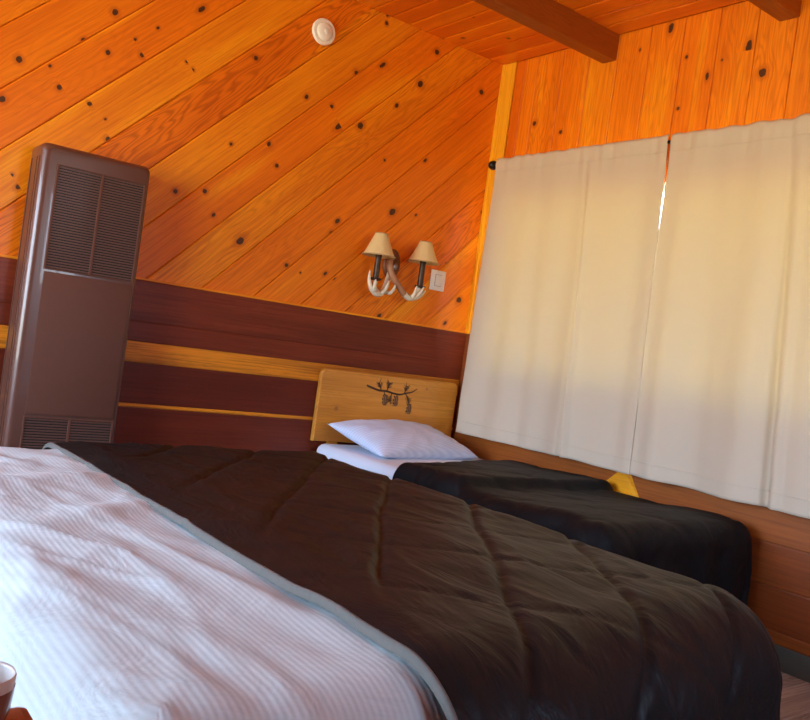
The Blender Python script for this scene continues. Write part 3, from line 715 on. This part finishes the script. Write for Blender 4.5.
# pillow
def pillow(name, cx, cy, z, w, d, h, rotz, tilt, mat, label):
    vs, fs, uv = [], [], []; n = 44
    for side in (1, -1):
        for j in range(n+1):
            for i in range(n+1):
                a, b = -1+2*i/n, -1+2*j/n
                prof = max(0, (1-abs(a)**2.6)*(1-abs(b)**2.6))**.55
                pull = 1-.06*(1-abs(b)**2)*abs(a)**3   # sides pull in between the corners
                pullb = 1-.08*(1-abs(a)**2)*abs(b)**3
                x, y = a*w/2*pull, b*d/2*pullb
                zz = side*h/2*prof*(1 if side > 0 else .75)
                wr = .008*nz(x*9+1, y*9, side)*prof+.010*prof*(1-prof)*math.sin(math.atan2(b, a)*14+3*nz(x*3, y*3))
                vs.append(Vector((x, y, zz+side*wr*(1 if side > 0 else .2)))); uv.append((x*.25+y, y))
    m2 = (n+1)**2
    for sd in (0, 1):
        for j in range(n):
            for i in range(n):
                q = (sd*m2+j*(n+1)+i, sd*m2+j*(n+1)+i+1, sd*m2+(j+1)*(n+1)+i+1, sd*m2+(j+1)*(n+1)+i); fs.append(q if sd == 0 else q[::-1])
    Mx = Matrix.Translation((cx, cy, z)) @ Matrix.Rotation(rotz, 4, 'Z') @ Matrix.Rotation(tilt, 4, 'X')
    vs = [Mx @ v for v in vs]
    m_ = MB(); m_.mesh(vs, fs, smooth=True, uvs=uv); o = m_.build(name, mat, weld=True)
    tag(o, label, 'pillow'); return o
pillow('pillow', -.60, -.298, .606, .80, .47, .175, math.radians(9), math.radians(12), M['pillow'], 'white striped pillow lying against the pine headboard')

# quilted comforters
def quilt(s, t_, sp, ang, w=.020, jit=.02):
    """distance-based groove profile: 0 in the seam, 1 on the pad"""
    c, sn = math.cos(ang), math.sin(ang); p = s*c+t_*sn+jit*nz(s*3, t_*3, ang)
    d = abs((p/sp) % 1-.5)*sp; d = sp/2-d if False else abs(((p/sp+.5) % 1)-.5)*sp
    return 1-math.exp(-(d/w)**2)
def king_post(s, t_, drop, dirv, n, v):
    q = quilt(s, t_, .285, math.radians(-39), .011)*(.6+.4*quilt(s, t_, .33, math.radians(52), .012))
    top = max(0, 1-drop/.12)
    d = .012*(q-1)*max(0, min(1, (s+2.58)/.14))+.008*nz(s*3.1, t_*2.6, 1)+.004*nz(s*8+t_*2, t_*5, 4)*top+.002*nz(s*16, t_*13, 7)+.010
    if drop > .02:
        w = min(1, (drop-.02)/.25)
        if abs(dirv[1]) < .3: ph = t_*15
        elif abs(dirv[0]) < .3: ph = s*15
        else: ph = 7*math.atan2(dirv[1], dirv[0])*1.2+s*6
        d += w*(.016*math.sin(ph+1.5*nz(s*2, t_*2, 9))+.012*nz(s*5, t_*5, 12))
    rg_ = (1-abs(nz(s*6+.8*nz(t_*2, s*2, 41), t_*1.5, 33)))**7; d += .006*rg_*top
    edge = min(1, max(0, (s+2.70)/.10))   # settles onto the sheet along the hem
    z = Vector((.035*(1-edge)*max(0, min(1, (-2.2-t_)/.9)), 0, -.012*(1-edge)-.018*max(0, min(1, (t_+1.7)/.8))))
    return n*d+z
KX0, KX1, KY0, KY1, KZ = -3.20, -1.55, -3.06, -1.00, .592
kb = thing('double_bed', ((KX0+KX1)/2, -2.0, 0), 'large bed in the foreground with a rumpled white striped sheet', 'bed')
for x, y in ((KX0+.08, KY0+.1), (KX1-.08, KY0+.1), (KX0+.08, KY1-.1), (KX1-.08, KY1-.1)):
    mb = MB(); mb.box((x-.03, y-.03, 0), (x+.03, y+.03, .13), bev=.004); mb.build('leg', M['iron'], kb)
mb = MB(); mb.box((KX0+.03, KY0+.03, .125), (KX1-.03, KY1-.03, .32), bev=.01); mb.build('box_spring', M['dark'], kb)
mb = MB(); mb.box((KX0+.04, KY0+.05, .322), (KX1-.06, KY1-.02, KZ-.03), bev=.11); mb.build('mattress', M['wsheet'], kb)
def foot_shear(v):
    k = max(0, min(1, (-1.5-v.y)/1.4)); return v+Vector((0, -.17*k*max(0, min(1.05, (KX1-v.x)/1.6)), 0))
def sheet_post(s, t_, drop, dirv, n, v):
    top = max(0, 1-drop/.1)
    # rumpled swells and creases on the open part of the sheet
    a = s*.9+t_*.45
    d = .012*nz(s*2.2, t_*1.6, 2)+.008*nz(a*7, (t_-s)*2.2, 5)+.004*nz(s*11, t_*5, 6)
    r1 = (1-abs(nz(s*4.5+.5*nz(t_*3, s*3, 51), t_*1.6+s, 52)))**9; d += .006*r1
    d += .020*math.exp(-((t_+1.62-.25*(s+2.9))/.075)**2)*math.exp(-((s+2.87)/.28)**2)
    d += .014*math.exp(-((t_+1.98-.5*(s+2.9))/.06)**2)*math.exp(-((s+2.80)/.20)**2)
    lw = max(0, min(1, (-2.72-s)/.25)); r2 = (1-abs(nz((s*.95+t_*.30)*9+.5*nz(t_*3, s*3, 61), t_*2.2, 62)))**10; d += .007*r2*max(.15, lw)
    d += lw*.007*math.sin((s*.92+t_*.35)*46+3*nz(s*3, t_*2, 11))*max(0, nz(s*3+2, t_*2.2, 14)+.25)
    return n*(d*(.35+.65*top)+.003)
ks = drape(KX0+.13, KX1-.10, KY0+.18, KY1-.06, KX0-.25, KX1+.20, KY0-.20, KY1+.20, KZ+.008, .14, .0125, post=sheet_post, shear=foot_shear)
surf('striped_sheet', ks, M['sheet'], kb, thick=.002, off=1)
KT = .622
kd = drape(-9, KX1-.09, KY0+.17, KY1+.03, -2.685, KX1+.40, KY0-.40, KY1+.26, KT+.004, .20, .0125, flare=.10, zmin=.05, post=king_post, shear=foot_shear)
vs, fs, uv, ns, nt_ = kd
kc = thing('comforter', (-2.0, -2.0, KT), 'dark quilted comforter spread over the right part of the large bed', 'comforter', 'dark comforters on the beds')
surf('quilt', kd, M['black'], kc, thick=.018, off=-1)
# grey hem band along the free left edge
edge = [vs[j*(ns+1)] for j in range(nt_+1)]
m_ = MB(); hv, hf = [], []
for j, p in enumerate(edge):
    w = .005+.004*nz(p.y*4, 3.3, 1)
    for x, z in ((.004, .002), (-.002, .001), (-.004, -.005), (-w, -.012), (-w-.001, -.016)): hv.append(p+Vector((x, 0, z)))
for j in range(len(edge)-1):
    for i in range(4): a = j*5+i; hf.append((a, a+1, a+6, a+5))
m_.mesh(hv, hf, smooth=True); h_ = m_.build('hem', M['hem'], kc, weld=False); tag(h_, 'grey-green hem band')
sd = h_.modifiers.new('s', 'SOLIDIFY'); sd.thickness = .0025

def single_post(s, t_, drop, dirv, n, v):
    q = .5*quilt(s, t_, .30, math.radians(40), .02)+.5*quilt(s, t_, .30, math.radians(-50), .02)
    d = .008*(q-1)+.008*nz(s*3, t_*3, 21)+.005*nz(s*8, t_*7, 24)+.008
    e = -1.335-.03*math.sin((s+.6)*3)-.10*max(0, -.72-s)
    fold = 1/(1+math.exp(-(t_-e)/.006))
    head = max(0, min(1, (t_+1.33)/.9))
    top = max(0, 1-drop/.1)
    z = top*(.042*fold*(1-.6*head)+.030*math.exp(-((t_+1.95)/.25)**2))
    if drop > .02: d += min(1, drop/.2)*.012*math.sin((s if abs(dirv[1]) > .5 else t_)*24+2*nz(s*3, t_*3, 31))
    return n*d+Vector((0, 0, z))
sd_ = drape(-1.03, -.125, -2.07, 9, -1.03-.36, -.125+.16, -2.07-.50, -.66, .556, .075, .0125, flare=.04, post=single_post)
# slant the head edge: nearer the headboard on the wall side
v2 = []
for p, (s, t_) in zip(sd_[0], sd_[2]):
    k = max(0, (t_+1.25)/.64)
    v2.append(p+Vector((0, -.26*k*max(0, min(1, (-.05-s)/.85))**1.3+.02*k*nz(s*4, 2, 2), 0)))
sc = tag(surf('comforter', (v2, sd_[1], sd_[2]), M['black2'], None, thick=.018, off=-1), 'dark comforter folded back over the small bed under the curtains', 'comforter', 'dark comforters on the beds')

# ------------------------------------------------------------------ nightstand and mug at the lower left
ns_ = thing('side_table', (-3.52, -3.4, 0), 'small reddish wooden side table at the bottom left corner by the large bed', 'table')
mb = MB(); mb.box((-3.75, -3.62, .672), (-3.297, -3.20, .70), bev=.009); mb.build('top', M['cherry'], ns_)
mb = MB(); mb.box((-3.72, -3.59, .60), (-3.33, -3.23, .6715), bev=.003); mb.build('apron', M['cherry'], ns_)
for x, y in ((-3.70, -3.57), (-3.35, -3.57), (-3.70, -3.25), (-3.35, -3.25)):
    mb = MB(); mb.box((x-.02, y-.02, 0), (x+.02, y+.02, .5995), bev=.002, axis=2); mb.build('leg', M['cherry'], ns_)
cx, cy, cz = -3.357, -3.243, .7003
mg = thing('cup', (cx, cy, cz), 'small white cup with a brown band on the side table at the bottom left corner', 'cup')
mb = MB(); mb.lathe([(.022, 0), (.027, .003), (.031, .02), (.0335, .052), (.0325, .055), (.031, .052), (.028, .02), (.02, .007), (.001, .006)], (cx, cy, cz), seg=32); mb.build('bowl', M['ceramic'], mg)
mb = MB(); mb.lathe([(.0302, .014), (.0315, .018), (.0335, .040), (.0336, .043)], (cx, cy, cz), seg=32, capb=False, capt=False); mb.build('band', M['ceramic_brown'], mg)
mb = MB(); mb.tube(*smoothpath([(cx-.031, cy-.005, cz+.043), (cx-.048, cy-.006, cz+.042), (cx-.052, cy-.006, cz+.028), (cx-.044, cy-.005, cz+.015), (cx-.028, cy-.004, cz+.012)], [.004]*5), seg=10); mb.build('handle', M['ceramic'], mg)

# ------------------------------------------------------------------ light: sky through the windows
sc_ = bpy.context.scene
w = bpy.data.worlds.new('sky'); sc_.world = w; w.use_nodes = True
nt = w.node_tree; bg = nt.nodes['Background']
tc = nt.nodes.new('ShaderNodeTexCoord'); sp = nt.nodes.new('ShaderNodeSeparateXYZ'); nt.links.new(tc.outputs['Generated'], sp.inputs[0])
rp = nt.nodes.new('ShaderNodeValToRGB'); mr = nt.nodes.new('ShaderNodeMapRange'); mr.inputs[1].default_value = -1; mr.inputs[2].default_value = 1
nt.links.new(sp.outputs[2], mr.inputs[0]); nt.links.new(mr.outputs[0], rp.inputs[0])
# sunlit dry ground below the horizon, trees along it, hazy blue sky above
el = rp.color_ramp.elements; el[0].position = 0; el[0].color = (.88, .80, .58, 1); el[1].position = 1; el[1].color = (.45, .70, 1.15, 1)
for pos, col in ((.47, (.88, .80, .58)), (.50, (.70, .66, .50)), (.53, (.74, .92, 1.16)), (.70, (.68, .94, 1.34))):
    e = el.new(pos); e.color = (*col, 1)
nt.links.new(rp.outputs[0], bg.inputs[0]); bg.inputs[1].default_value = 20.0
def portal(loc, rot, sx, sy):
    l = bpy.data.lights.new('window_portal', 'AREA'); l.shape = 'RECTANGLE'; l.size = sx; l.size_y = sy; l.cycles.is_portal = True
    o = bpy.data.objects.new('window_portal', l); C.objects.link(o); o.location = loc; o.rotation_euler = rot
portal((XL-.13, (LY0+LY1)/2, (LZ0+LZ1)/2), (0, -PI/2, 0), LZ1-LZ0, LY1-LY0)
portal(((FX0+FX1)/2, YF-.13, (FZ0+FZ1)/2), (PI/2, 0, 0), FX1-FX0, FZ1-FZ0)
portal((.13, (WY0+WY1)/2, (WZ0+WZ1)/2), (0, PI/2, 0), WZ1-WZ0, WY1-WY0)

# ------------------------------------------------------------------ camera and view
cd = bpy.data.cameras.new('camera'); co = bpy.data.objects.new('camera', cd); C.objects.link(co)
co.matrix_world = Matrix(((RT.x, UP.x, -FW.x, CAM.x), (RT.y, UP.y, -FW.y, CAM.y), (RT.z, UP.z, -FW.z, CAM.z), (0, 0, 0, 1)))
cd.sensor_fit = 'HORIZONTAL'; cd.sensor_width = 36; cd.lens = FPX/810*36; cd.clip_start = .02
sc_.camera = co
sc_.view_settings.view_transform = 'Standard'; sc_.view_settings.look = 'None'; sc_.view_settings.gamma = 1; sc_.view_settings.use_curve_mapping = False
sc_.view_settings.exposure = 0.0
